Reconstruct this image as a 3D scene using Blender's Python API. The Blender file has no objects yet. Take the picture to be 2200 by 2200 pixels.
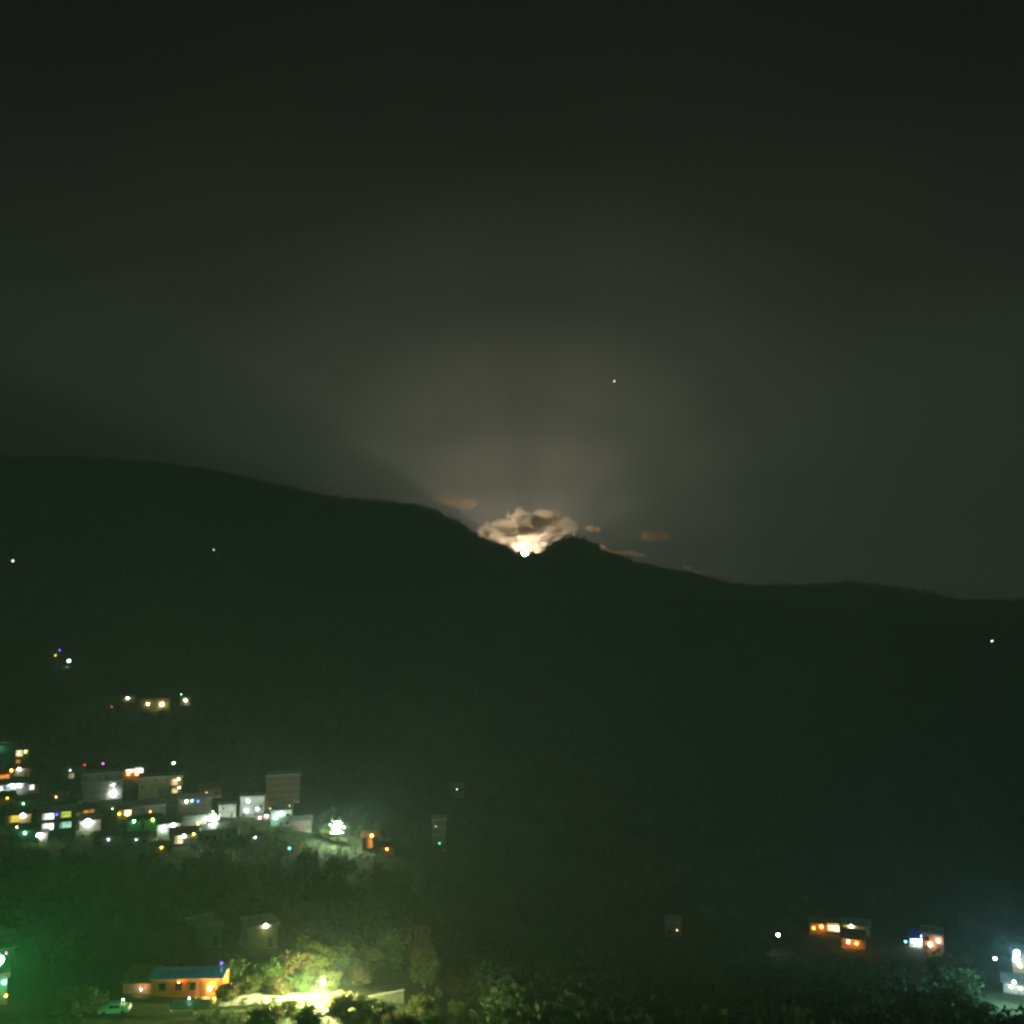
import bpy, math, random
import numpy as np
from mathutils import Vector, Matrix, noise

SC = bpy.context.scene
COL = SC.collection
random.seed(11)
rng = np.random.default_rng(11)
PI = math.pi

# ------------------------------------------------------------------ camera
F = 1100 / math.tan(math.radians(30))          # focal length in pixels of the 2200 px photograph
PITCH = math.atan(230 / F)
cam_data = bpy.data.cameras.new('camera')
cam_data.sensor_width = 36
cam_data.angle = math.radians(60)
cam_data.clip_start = 0.2
cam_data.clip_end = 40000
cam_data.dof.use_dof = True
cam_data.dof.focus_distance = 6.0
cam_data.dof.aperture_fstop = 1.9
cam = bpy.data.objects.new('camera', cam_data)
COL.objects.link(cam)
cam.location = (0, 0, 0)
cam.rotation_euler = (PI / 2 + PITCH, 0, 0)
SC.camera = cam
FWD = Vector((0, math.cos(PITCH), math.sin(PITCH)))
UP = Vector((0, -math.sin(PITCH), math.cos(PITCH)))

def ray(px, py):
    d = FWD + Vector((1, 0, 0)) * ((px - 1100) / F) + UP * ((1100 - py) / F)
    return d.normalized()

MOON_DIR = ray(1127, 1190)

# ------------------------------------------------------------------ world (night sky with the glow round the moon)
W = bpy.data.worlds.new('World')
SC.world = W
W.use_nodes = True
nt = W.node_tree
nt.nodes.clear()
N = lambda t, **k: (lambda n: ([setattr(n, a, b) for a, b in k.items()], n)[1])(nt.nodes.new(t))
L = lambda a, b: nt.links.new(a, b)

def math_node(op, a, b=None, clamp=False):
    n = N('ShaderNodeMath', operation=op, use_clamp=clamp)
    for i, v in enumerate((a, b)):
        if v is None: continue
        if isinstance(v, (int, float)): n.inputs[i].default_value = v
        else: L(v, n.inputs[i])
    return n.outputs[0]

def dot_node(v, c):
    n = N('ShaderNodeVectorMath', operation='DOT_PRODUCT')
    L(v, n.inputs[0]); n.inputs[1].default_value = c
    return n.outputs['Value']

def ramp(fac, stops, interp='EASE'):
    n = N('ShaderNodeValToRGB')
    cr = n.color_ramp
    cr.interpolation = interp
    while len(cr.elements) < len(stops): cr.elements.new(0.5)
    for e, (p, c) in zip(cr.elements, stops):
        e.position = p
        e.color = (c, c, c, 1) if isinstance(c, (int, float)) else (*c, 1)
    L(fac, n.inputs[0])
    return n.outputs[0]

tc = N('ShaderNodeTexCoord')
D3 = tc.outputs['Generated']
el = math_node('MULTIPLY', math_node('ARCSINE', dot_node(D3, (0, 0, 1))), 180 / PI)       # degrees above the horizon
th = math_node('MULTIPLY', math_node('ARCCOSINE', math_node('MINIMUM', dot_node(D3, tuple(MOON_DIR)), 0.9999999)), 180 / PI)
mr = MOON_DIR.cross(Vector((0, 0, 1))).normalized()
mu = mr.cross(MOON_DIR).normalized()
phi = math_node('ARCTAN2', dot_node(D3, tuple(mu)), dot_node(D3, tuple(mr)))               # 0 = right of the moon, pi/2 = above
# even airglow, greener and brighter towards the horizon
el01 = math_node('DIVIDE', math_node('MAXIMUM', el, 0.0), 60.0)
base = ramp(el01, [(0.0, (.115, .135, .112)), (.10, (.096, .120, .097)), (.20, (.046, .058, .046)), (.33, (.0165, .0185, .0155)),
                   (.50, (.0042, .0022, .0036)), (.70, (.0008, .0004, .0010)), (1.0, (.0006, .0004, .0010))], 'LINEAR')
# moon glow (warm), with shafts between the clouds
th01 = math_node('DIVIDE', th, 40.0)
glow = ramp(th01, [(0, (1.08, .86, .61)), (.075, (.90, .735, .53)), (.15, (.67, .565, .42)), (.26, (.375, .32, .225)),
                   (.42, (.145, .128, .088)), (.65, (.042, .036, .026)), (1, (0, 0, 0))], 'EASE')
phi01 = math_node('DIVIDE', math_node('ADD', phi, PI), 2 * PI)     # .5 right, .75 up, 1 left
shaft = ramp(phi01, [(0.0, .25), (.44, .10), (.50, .22), (.54, .34), (.585, .62), (.64, .92), (.70, 1.0), (.738, .86), (.76, .84),
                     (.79, .97), (.86, 1.0), (.898, .92), (.921, .40), (.955, .28), (1.0, .25)], 'EASE')
gain = ramp(el01, [(0, 1.0), (.10, .92), (.2, .42), (.33, .27), (.5, .21), (1, .16)], 'LINEAR')   # long path through the valley haze near the horizon
def mul(a, b):
    n = N('ShaderNodeMix', data_type='RGBA', blend_type='MULTIPLY'); n.inputs[0].default_value = 1
    L(a, n.inputs[6]); L(b, n.inputs[7]); return n.outputs[2]
def add(a, b):
    n = N('ShaderNodeMix', data_type='RGBA', blend_type='ADD'); n.inputs[0].default_value = 1
    L(a, n.inputs[6]); L(b, n.inputs[7]); return n.outputs[2]
shade = ramp(phi01, [(0, .12), (.30, .5), (.44, .40), (.50, .50), (.57, 1), (.915, 1), (.940, .85), (.956, .35), (.97, .15), (1, .12)], 'EASE')   # the ridge's own shadow in the night air
base = mul(base, shade)
glow = mul(mul(glow, shaft), gain)
sky = N('ShaderNodeTexSky', sky_type='NISHITA')
sky.sun_disc = False
sky.sun_elevation = math.asin(MOON_DIR.z)
sky.sun_rotation = math.atan2(MOON_DIR.x, MOON_DIR.y)
hs = N('ShaderNodeHueSaturation'); hs.inputs['Saturation'].default_value = .25; hs.inputs['Value'].default_value = .0006
L(sky.outputs[0], hs.inputs['Color'])
GLOW_GAIN = 1.10
gs = N('ShaderNodeMix', data_type='RGBA', blend_type='MULTIPLY'); gs.inputs[0].default_value = 1
L(glow, gs.inputs[6]); gs.inputs[7].default_value = (GLOW_GAIN,) * 3 + (1,)
tot = add(add(base, gs.outputs[2]), hs.outputs[0])
bg = N('ShaderNodeBackground'); bg.inputs['Strength'].default_value = .96
L(tot, bg.inputs['Color'])
out = N('ShaderNodeOutputWorld')
L(bg.outputs[0], out.inputs['Surface'])

# ------------------------------------------------------------------ moonlight (one weak sun lamp from behind the ridge)
sl = bpy.data.lights.new('moonlight', 'SUN')
sl.energy = 0.004; sl.angle = math.radians(0.5); sl.color = (1, .93, .8)
so = bpy.data.objects.new('moonlight', sl); COL.objects.link(so)
so.rotation_euler = (-MOON_DIR).to_track_quat('-Z', 'Y').to_euler()
so.location = (0, 0, 900)

SC.view_settings.view_transform = 'Standard'
SC.view_settings.look = 'None'
SC.view_settings.exposure = -0.35
SC.view_settings.gamma = 1
SC.view_settings.use_curve_mapping = False
SC.render.film_transparent = False
SC.cycles.use_denoising = True
SC.cycles.max_bounces = 5
SC.cycles.volume_bounces = 4
SC.cycles.sample_clamp_indirect = 3.0

# ------------------------------------------------------------------ materials
MATS = {}
def mat(name, col, rough=.8, var=.25, scale=.6, bump=.0, metal=0.0, transl=0.0):
    if name in MATS: return MATS[name]
    m = bpy.data.materials.new(name); m.use_nodes = True
    t = m.node_tree; b = t.nodes['Principled BSDF']
    b.inputs['Roughness'].default_value = rough
    b.inputs['Metallic'].default_value = metal
    b.inputs['Specular IOR Level'].default_value = .25
    tc = t.nodes.new('ShaderNodeTexCoord')
    nz = t.nodes.new('ShaderNodeTexNoise'); nz.inputs['Scale'].default_value = scale; nz.inputs['Detail'].default_value = 5
    t.links.new(tc.outputs['Object'], nz.inputs['Vector'])
    cr = t.nodes.new('ShaderNodeValToRGB')
    lo, hi = [max(0, c * (1 - var)) for c in col], [min(1, c * (1 + var)) for c in col]
    cr.color_ramp.elements[0].position = .3; cr.color_ramp.elements[1].position = .7
    cr.color_ramp.elements[0].color = (*lo, 1); cr.color_ramp.elements[1].color = (*hi, 1)
    t.links.new(nz.outputs['Fac'], cr.inputs[0]); t.links.new(cr.outputs[0], b.inputs['Base Color'])
    if bump:
        bp = t.nodes.new('ShaderNodeBump'); bp.inputs['Strength'].default_value = bump
        t.links.new(nz.outputs['Fac'], bp.inputs['Height']); t.links.new(bp.outputs[0], b.inputs['Normal'])
    if transl:
        tr = t.nodes.new('ShaderNodeBsdfTranslucent'); mx = t.nodes.new('ShaderNodeMixShader'); mx.inputs[0].default_value = transl
        t.links.new(cr.outputs[0], tr.inputs['Color'])
        t.links.new(b.outputs[0], mx.inputs[1]); t.links.new(tr.outputs[0], mx.inputs[2])
        t.links.new(mx.outputs[0], t.nodes['Material Output'].inputs['Surface'])
    MATS[name] = m
    return m

def glowmat(colname, col, strength):
    key = 'light_%s_%g' % (colname, strength)
    if key in MATS: return MATS[key]
    m = bpy.data.materials.new(key); m.use_nodes = True
    t = m.node_tree; t.nodes.clear()
    e = t.nodes.new('ShaderNodeEmission'); e.inputs[0].default_value = (*col, 1); e.inputs[1].default_value = strength
    o = t.nodes.new('ShaderNodeOutputMaterial'); t.links.new(e.outputs[0], o.inputs[0])
    MATS[key] = m
    return m

def windowmat(key, s):
    k = 'window_light_%s_%g' % (key, s)
    if k in MATS: return MATS[k]
    m = glowmat(key + '_room', LC[key], s).copy(); m.name = k
    t = m.node_tree; e = [n for n in t.nodes if n.type == 'EMISSION'][0]
    tcn = t.nodes.new('ShaderNodeTexCoord'); nz = t.nodes.new('ShaderNodeTexNoise'); nz.inputs['Scale'].default_value = .9
    mp = t.nodes.new('ShaderNodeMapRange'); mp.inputs[1].default_value = .3; mp.inputs[2].default_value = .7; mp.inputs[3].default_value = s * .35; mp.inputs[4].default_value = s * 1.5
    t.links.new(tcn.outputs['Object'], nz.inputs['Vector']); t.links.new(nz.outputs['Fac'], mp.inputs[0]); t.links.new(mp.outputs[0], e.inputs[1])
    MATS[k] = m
    return m

LC = dict(amber=(1, .52, .16), ice=(.42, .85, 1), teal=(.13, 1, .22), white=(1, .96, .88), cool=(.80, .95, 1), mint=(.45, 1, .70), yellow=(1, .70, .07), lime=(.72, .95, .10), orange=(1, .33, .05),
          warm=(1, .70, .36), red=(1, .06, .05), pink=(1, .18, .75), blue=(.10, .12, 1), cyan=(.2, .95, 1), green=(.06, .8, .25),
          flood=(.82, 1, .80), cream=(1, .9, .55), sodium=(.92, .95, .40))

# ------------------------------------------------------------------ mesh helpers
def obj(name, verts, faces, m, parent=None, smooth=False):
    me = bpy.data.meshes.new(name)
    me.from_pydata([tuple(v) for v in verts], [], faces)
    if m is not None: me.materials.append(m)
    if smooth: me.polygons.foreach_set('use_smooth', [True] * len(me.polygons))
    me.update()
    o = bpy.data.objects.new(name, me); COL.objects.link(o)
    if parent is not None: o.parent = parent
    return o

class MB:
    def __init__(s): s.v, s.f = [], []
    def box(s, x0, x1, y0, y1, z0, z1):
        b = len(s.v)
        s.v += [(x0, y0, z0), (x1, y0, z0), (x1, y1, z0), (x0, y1, z0), (x0, y0, z1), (x1, y0, z1), (x1, y1, z1), (x0, y1, z1)]
        s.f += [tuple(b + i for i in q) for q in ((0, 3, 2, 1), (4, 5, 6, 7), (0, 1, 5, 4), (1, 2, 6, 5), (2, 3, 7, 6), (3, 0, 4, 7))]
        return s
    def tube(s, pts, radii, n=8):
        b = len(s.v)
        for i, (p, r) in enumerate(zip(pts, radii)):
            p = Vector(p)
            d = (Vector(pts[min(i + 1, len(pts) - 1)]) - Vector(pts[max(i - 1, 0)])).normalized()
            a = d.cross(Vector((.31, .9, .17))).normalized(); c = d.cross(a)
            for k in range(n):
                q = p + (a * math.cos(2 * PI * k / n) + c * math.sin(2 * PI * k / n)) * r
                s.v.append(tuple(q))
        for i in range(len(pts) - 1):
            for k in range(n):
                k2 = (k + 1) % n
                s.f.append((b + i * n + k, b + i * n + k2, b + (i + 1) * n + k2, b + (i + 1) * n + k))
        s.f.append(tuple(b + k for k in range(n))[::-1]); s.f.append(tuple(b + (len(pts) - 1) * n + k for k in range(n)))
        return s
    def prism(s, poly, y0, y1):          # polygon in x,z extruded along y
        b, n = len(s.v), len(poly)
        s.v += [(x, y0, z) for x, z in poly] + [(x, y1, z) for x, z in poly]
        s.f += [tuple(b + i for i in range(n)), tuple(b + n + i for i in range(n))[::-1]]
        s.f += [(b + (i + 1) % n, b + i, b + n + i, b + n + (i + 1) % n) for i in range(n)]
        return s
    def ball(s, c, r, seg=12, rings=7, sz=1.0):
        b = len(s.v)
        for i in range(rings + 1):
            t = PI * i / rings
            for k in range(seg):
                a = 2 * PI * k / seg
                s.v.append((c[0] + r * math.sin(t) * math.cos(a), c[1] + r * math.sin(t) * math.sin(a), c[2] + r * sz * math.cos(t)))
        for i in range(rings):
            for k in range(seg):
                k2 = (k + 1) % seg
                s.f.append((b + i * seg + k, b + (i + 1) * seg + k, b + (i + 1) * seg + k2, b + i * seg + k2))
        return s
    def build(s, name, m, parent=None, smooth=False): return obj(name, s.v, s.f, m, parent, smooth)

def empty(name, loc, rz=0.0):
    o = bpy.data.objects.new(name, None); COL.objects.link(o)
    o.location = loc; o.rotation_euler = (0, 0, rz); o.empty_display_size = .5
    return o

def tag(o, label=None, cat=None, group=None, kind=None):
    if label: o['label'] = label
    if cat: o['category'] = cat
    if group: o['group'] = group
    if kind: o['kind'] = kind
    return o

# ------------------------------------------------------------------ terrain
DK = [8, 60, 100, 130, 160, 220, 300, 380, 430, 500, 600, 800, 1100, 1500, 1900, 2150, 2600]
ROWS = {  # photograph column : rows at which the ground at those distances is seen
    -600: [3600, 2560, 2340, 2215, 2120, 2030, 1910, 1825, 1740, 1655, 1580, 1470, 1340, 1200, 1100, 1055, 960],
    0:    [3600, 2560, 2340, 2215, 2120, 2030, 1910, 1828, 1742, 1660, 1590, 1485, 1360, 1225, 1120, 1080, 985],
    400:  [3600, 2560, 2330, 2200, 2105, 2025, 1905, 1826, 1745, 1668, 1600, 1500, 1385, 1260, 1155, 1105, 1003],
    700:  [3600, 2560, 2330, 2200, 2105, 2035, 1920, 1840, 1765, 1690, 1625, 1530, 1420, 1300, 1205, 1160, 1068],
    925:  [3600, 2560, 2340, 2225, 2150, 2060, 1950, 1870, 1800, 1725, 1655, 1555, 1445, 1340, 1245, 1200, 1095],
    1128: [3600, 2600, 2390, 2290, 2220, 2120, 2010, 1920, 1860, 1780, 1700, 1585, 1480, 1390, 1315, 1282, 1203],
    1400: [3600, 2640, 2430, 2330, 2260, 2160, 2060, 1970, 1910, 1830, 1740, 1610, 1500, 1400, 1262, 1285, 1220],
    1700: [3600, 2660, 2450, 2350, 2280, 2185, 2085, 1990, 1925, 1840, 1755, 1620, 1510, 1415, 1296, 1330, 1262],
    2200: [3600, 2700, 2480, 2390, 2320, 2225, 2120, 2020, 1950, 1860, 1770, 1630, 1520, 1425, 1372, 1396, 1290],
    2900: [3600, 2700, 2480, 2390, 2320, 2225, 2120, 2020, 1950, 1860, 1770, 1630, 1520, 1425, 1450, 1470, 1290]}
RIDGE = [(-600, 975), (0, 985), (200, 985), (300, 993), (400, 1003), (480, 1018), (600, 1045), (700, 1070), (850, 1083), (925, 1095),
         (980, 1122), (1040, 1162), (1090, 1177), (1115, 1192), (1128, 1197), (1140, 1194), (1165, 1190), (1190, 1167), (1215, 1157), (1240, 1156),
         (1262, 1162), (1300, 1186), (1380, 1216), (1500, 1240), (1580, 1262), (1700, 1262), (1800, 1255), (1900, 1262), (2000, 1277),
         (2060, 1296), (2200, 1292), (2900, 1280)]
AZC = np.array([math.atan2((c - 1100) / F, math.cos(PITCH)) for c in ROWS])
def slope(px, py):
    d = ray(px, py); return d.z / math.hypot(d.x, d.y)
SL = np.array([[slope(c, y) for y in r] for c, r in ROWS.items()])
RAZ = []; RSL = []
for c, y in RIDGE:
    d = ray(c, y); RAZ.append(math.atan2(d.x, d.y)); RSL.append(d.z / math.hypot(d.x, d.y))
RAZ, RSL = np.array(RAZ), np.array(RSL)
LDK = np.log(np.array(DK, float))

def base_z(az, D):
    """smooth height of the land at azimuth az (radians, 0 = ahead, right positive), distance D."""
    a = abs(az)
    azc = max(min(az, AZC[-1]), AZC[0])
    col = [np.interp(azc, AZC, SL[:, j]) for j in range(len(DK))]
    r = np.interp(azc, RAZ, RSL)
    col[-1] = r
    DR = 2600.0
    if D <= DR:
        s = float(np.interp(math.log(max(D, 8.0)), LDK, col))
        z = s * max(D, 8.0)
    else:
        z = r * DR - (D - DR) * .30 - 2e-4 * (D - DR) ** 2
    if a > .75:                                     # the hillside the camera stands on goes on behind it
        w = min(1, (a - .75) / .6); w = w * w * (3 - 2 * w)
        zb = -11 + min(D, 2600) * .09 * (1 if D > 40 else D / 40)
        if D > 2600: zb -= (D - 2600) * .2
        z = z * (1 - w) + zb * w
    return z

def rough_z(x, y, D):
    amp = min(D * .0042, 6.0) if D > 60 else 0.05
    if D > 2600: amp *= 1.0
    v = Vector((x * .012, y * .012, 3.1))
    n = noise.noise(v) + .5 * noise.noise(v * 2.3) + .25 * noise.noise(v * 5.1)
    n2 = noise.noise(Vector((x * .0022, y * .0022, 9.7)))
    k = 1.0 if D < 2200 else max(.25, 1 - (D - 2200) / 500)
    return amp * n * k + min(D * .006, 12) * n2 * (k if D > 900 else k * D / 900)

def ground_z(x, y):
    D = math.hypot(x, y)
    return base_z(math.atan2(x, y), D) + rough_z(x, y, D)

def ground(px, py, dmin=60.0, dmax=2599.0):
    """the point of the land seen at a photograph position."""
    d = ray(px, py); h = math.hypot(d.x, d.y)
    ux, uy, s = d.x / h, d.y / h, d.z / h
    prev, D = dmin, dmin
    while D < dmax:
        if ground_z(ux * D, uy * D) >= s * D: break
        prev = D; D *= 1.012
    lo, hi = prev, min(D, dmax)
    for _ in range(18):
        m_ = .5 * (lo + hi)
        if ground_z(ux * m_, uy * m_) >= s * m_: hi = m_
        else: lo = m_
    D = hi
    return Vector((ux * D, uy * D, ground_z(ux * D, uy * D)))

def mpp(p): return Vector(p).dot(FWD) / F

def build_terrain():
    azs = np.concatenate([np.linspace(-PI, -.72, 40)[:-1], np.linspace(-.72, .72, 300), np.linspace(.72, PI, 40)[1:-1]])
    ds = np.concatenate([[0.0], np.geomspace(8, 2600, 190), np.linspace(2600, 2920, 10)[1:]])
    nv, na = [], len(azs)
    zmin, zmax = 1e9, -1e9
    for D in ds:
        for a in azs:
            x, y = math.sin(a) * D, math.cos(a) * D
            z = ground_z(x, y)
            nv.append((x, y, z)); zmin = min(zmin, z); zmax = max(zmax, z)
    f = []
    for i in range(len(ds) - 1):
        for k in range(na):
            k2 = (k + 1) % na
            f.append((i * na + k, i * na + k2, (i + 1) * na + k2, (i + 1) * na + k))
    m = bpy.data.materials.new('hillside_soil'); m.use_nodes = True
    t = m.node_tree; b = t.nodes['Principled BSDF']; b.inputs['Roughness'].default_value = .95; b.inputs['Specular IOR Level'].default_value = .1
    tcn = t.nodes.new('ShaderNodeTexCoord')
    n1 = t.nodes.new('ShaderNodeTexNoise'); n1.inputs['Scale'].default_value = .02; n1.inputs['Detail'].default_value = 8
    n2 = t.nodes.new('ShaderNodeTexNoise'); n2.inputs['Scale'].default_value = .9; n2.inputs['Detail'].default_value = 6
    for n_ in (n1, n2): t.links.new(tcn.outputs['Object'], n_.inputs['Vector'])
    c1 = t.nodes.new('ShaderNodeValToRGB'); c1.color_ramp.elements[0].position = .35; c1.color_ramp.elements[1].position = .68
    c1.color_ramp.elements[0].color = (.055, .095, .040, 1); c1.color_ramp.elements[1].color = (.12, .14, .065, 1)
    c2 = t.nodes.new('ShaderNodeValToRGB'); c2.color_ramp.elements[0].position = .3; c2.color_ramp.elements[1].position = .75
    c2.color_ramp.elements[0].color = (.6, .6, .6, 1); c2.color_ramp.elements[1].color = (1.2, 1.15, 1.1, 1)
    mx = t.nodes.new('ShaderNodeMix'); mx.data_type = 'RGBA'; mx.blend_type = 'MULTIPLY'; mx.inputs[0].default_value = 1
    t.links.new(n1.outputs['Fac'], c1.inputs[0]); t.links.new(n2.outputs['Fac'], c2.inputs[0])
    t.links.new(c1.outputs[0], mx.inputs[6]); t.links.new(c2.outputs[0], mx.inputs[7]); t.links.new(mx.outputs[2], b.inputs['Base Color'])
    bp = t.nodes.new('ShaderNodeBump'); bp.inputs['Strength'].default_value = .5; bp.inputs['Distance'].default_value = .4
    t.links.new(n2.outputs['Fac'], bp.inputs['Height']); t.links.new(bp.outputs[0], b.inputs['Normal'])
    o = obj('terrain', nv, f, m, smooth=True)
    tag(o, 'dark wooded hillside and valley under the moonlit ridge', kind='structure')
    return zmin, zmax
ZMIN, ZMAX = build_terrain()

# ------------------------------------------------------------------ haze
hz = MB().box(-2950, 2950, -2950, 2950, ZMIN - 1, ZMAX + 25)
hm = bpy.data.materials.new('night_haze'); hm.use_nodes = True
t_ = hm.node_tree; t_.nodes.clear()
pv = t_.nodes.new('ShaderNodeVolumePrincipled')
pv.inputs['Color'].default_value = (.74, 1.0, .93, 1)
pv.inputs['Density'].default_value = .0006
pv.inputs['Anisotropy'].default_value = 0.0
ho = t_.nodes.new('ShaderNodeOutputMaterial'); t_.links.new(pv.outputs[0], ho.inputs['Volume'])
tag(hz.build('haze', hm), 'thin night haze filling the valley', kind='stuff')

# ------------------------------------------------------------------ moon, clouds, stars (far beyond the haze)
MD = 9000.0
mo = MB().ball((0, 0, 0), 31, 32, 20).build('moon', glowmat('moon', (1, .78, .54), 6400), smooth=True)
mo.location = MOON_DIR * MD
tag(mo, 'bright full moon rising in the notch of the ridge', 'moon')

def cloud(label, lumps, density, D, rough, voxel, aniso=.8, col=(1, .86, .70), parent=None, name='cloud'):
    """lumps: (px, py, rx, ry, half depth as a share of the size); a closed lumpy body of real depth."""
    cx = sum(l[0] for l in lumps) / len(lumps); cy = sum(l[1] for l in lumps) / len(lumps)
    c = ray(cx, cy) * D
    mb = MB()
    k = D / F
    gq = random.Random(int(cx * 7 + cy))
    puffs = []
    for px, py, rx, ry, th_ in lumps:            # small billows round each lump make the outline ragged
        if rx < 9: continue
        for _ in range(11 if parent is None else 7):
            a = gq.uniform(0, 2 * PI); q = gq.uniform(.78, 1.12); pr = gq.uniform(.13, .30) * min(rx, ry * 1.3)
            puffs.append((px + math.cos(a) * rx * q, py + math.sin(a) * ry * q, pr * gq.uniform(1, 1.7), pr, th_ * 1.1))
    for px, py, rx, ry, th_ in list(lumps) + puffs:
        p = ray(px, py) * D - c
        b0 = len(mb.v)
        mb.ball((0, 0, 0), 1, 14, 9)
        for i in range(b0, len(mb.v)):
            x, y, z = mb.v[i]
            mb.v[i] = (p.x + x * rx * k, p.y + y * th_ * (.5 * (rx + ry) * k), p.z + z * ry * k)
    m = bpy.data.materials.new('cloud_vapour'); m.use_nodes = True
    t = m.node_tree; t.nodes.clear()
    v = t.nodes.new('ShaderNodeVolumePrincipled'); v.inputs['Color'].default_value = (*col, 1)
    v.inputs['Density'].default_value = density; v.inputs['Anisotropy'].default_value = aniso
    o_ = t.nodes.new('ShaderNodeOutputMaterial'); t.links.new(v.outputs[0], o_.inputs['Volume'])
    o = mb.build(name, m, parent); o.location = c - (parent.location if parent else Vector())
    rm = o.modifiers.new('remesh', 'REMESH'); rm.mode = 'VOXEL'; rm.voxel_size = voxel
    for s_, st in ((rough * 2.2, rough * .75), (rough * .8, rough * .55), (rough * .33, rough * .26)):
        tx = bpy.data.textures.new('cloud_relief', 'CLOUDS'); tx.noise_scale = s_; tx.noise_depth = 3
        dm = o.modifiers.new('relief', 'DISPLACE'); dm.texture = tx; dm.strength = st * 4.6; dm.mid_level = .5; dm.texture_coords = 'LOCAL'
    if parent is None: tag(o, label, 'cloud', 'moonlit clouds over the ridge')
    return o

CD = 8300
big = cloud('largest cloud, dark in the middle with a glowing ragged rim, just above the moon',
      [(1042, 1140, 14, 11, .3), (1056, 1131, 16, 11, .3), (1050, 1150, 18, 12, .3), (1072, 1136, 18, 14, .4), (1090, 1140, 24, 20, .5), (1112, 1128, 20, 22, .5), (1115, 1107, 16, 14, .5), (1160, 1108, 14, 10, .4), (1145, 1131, 30, 24, .5),
       (1182, 1120, 28, 20, .5), (1192, 1138, 20, 16, .5), (1216, 1130, 18, 15, .35), (1232, 1137, 12, 10, .3), (1105, 1150, 36, 10, .5)],
      .020, CD, 34, 6, .75, col=(1, .91, .76))
cloud(None, [(1078, 1138, 14, 8, .9), (1096, 1144, 20, 9, 1), (1122, 1120, 15, 14, 1), (1135, 1140, 26, 12, 1), (1152, 1128, 26, 18, 1), (1184, 1121, 19, 13, 1), (1190, 1136, 14, 12, 1)],
      .030, CD - 40, 30, 6, .6, (1, .95, .88), big, 'dark_core')
cloud('low bright white cloud bank directly around the rising moon',
      [(1085, 1174, 20, 10, .4), (1112, 1168, 24, 11, .5), (1142, 1166, 28, 13, .5), (1172, 1168, 24, 12, .5), (1195, 1158, 10, 8, .4), (1066, 1162, 16, 8, .4), (1150, 1182, 26, 8, .4)],
      .0030, 8420, 34, 6, col=(1, .88, .76))
cloud('small orange cloud puff close beside the big rimmed cloud', [(1268, 1134, 9, 5, .6), (1281, 1137, 11, 5, .6)], .035, CD, 14, 6, .65, col=(1, .70, .46))
cloud('faint oval cloud standing alone high above the descending ridge', [(1396, 1153, 22, 8, .6), (1420, 1152, 26, 9, .6)], .014, CD, 18, 9, .5, col=(1, .75, .5))
cloud('curved wisp of cloud resting on the ridge line', [(1295, 1176, 7, 7, .7), (1306, 1187, 11, 6, .7), (1328, 1192, 16, 6, .7), (1352, 1187, 12, 5, .7), (1375, 1192, 14, 3, .7)], .03, CD, 12, 6, .55, col=(1, .80, .58))
cloud('thin pale wisp of cloud low over the far hill', [(1478, 1220, 12, 5, .8), (1500, 1232, 14, 6, .8), (1525, 1240, 16, 6, .8), (1552, 1244, 22, 5, .8)], .03, CD, 14, 8, .4)
cloud('soft orange veil of cloud above the steep slope beside the moon', [(960, 1072, 34, 12, .6), (998, 1082, 28, 12, .6)], .007, CD, 20, 11, .6, col=(1, .8, .55))
cloud('tiny grey cloud scrap touching the long ridge', [(712, 1038, 9, 10, .8), (720, 1052, 8, 8, .8)], .006, CD, 12, 7, .4, col=(.85, .9, .85))

for (px, py, r, s, lab) in ((1320, 819, 8, 9, 'brighter of two stars, alone high above the clouds'), (998, 800, 6.5, .35, 'very faint star high over the notch')):
    s_ = MB().ball((0, 0, 0), r, 10, 6).build('star', glowmat('star', (.85, .95, 1), s), smooth=True)
    s_.location = ray(px, py) * 9500
    tag(s_, lab, 'star', 'stars')

# ------------------------------------------------------------------ far forest (one mass)
BUILT = []     # (x, y, radius) kept free of forest

# ------------------------------------------------------------------ houses
M_WALL = {k: mat('plaster_' + k, c, .9, .22, .35) for k, c in dict(grey=(.22, .23, .22), white=(.66, .66, .62), cream=(.55, .48, .32), ochre=(.46, .36, .15),
          teal=(.12, .42, .32), green=(.08, .36, .16), pink=(.55, .30, .26), brick=(.24, .11, .07), blue=(.25, .34, .48), olive=(.34, .33, .16),
          brown=(.15, .115, .08), mint=(.45, .62, .50), orange=(.58, .27, .12)).items()}
M_TIN = mat('tin_sheet', (.36, .39, .38), .5, .3, .8, metal=.3)
M_TINB = mat('blue_tin_sheet', (.03, .22, .60), .5, .25, .8)
M_TINR = mat('rusty_tin_sheet', (.28, .13, .07), .7, .35, .8)
M_TING = mat('green_tin_sheet', (.06, .25, .14), .6, .3, .8)
M_CONC = mat('bare_concrete', (.34, .34, .32), .9, .25, .5)
M_FRAME = mat('painted_wood_frame', (.30, .25, .20), .6, .2, 2)
M_GLASS = mat('dark_window_glass', (.03, .035, .04), .15, .1, 1)
M_STEEL = mat('galvanised_steel', (.16, .16, .165), .5, .15, 3, metal=.5)
M_POST = mat('black_painted_pole', (.02, .02, .02), .6, .2, 2)
M_DOOR = mat('weathered_wood_door', (.20, .12, .07), .7, .3, 3)
ROOFM = dict(tin=M_TIN, blue=M_TINB, rust=M_TINR, green=M_TING, conc=M_CONC)

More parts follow.
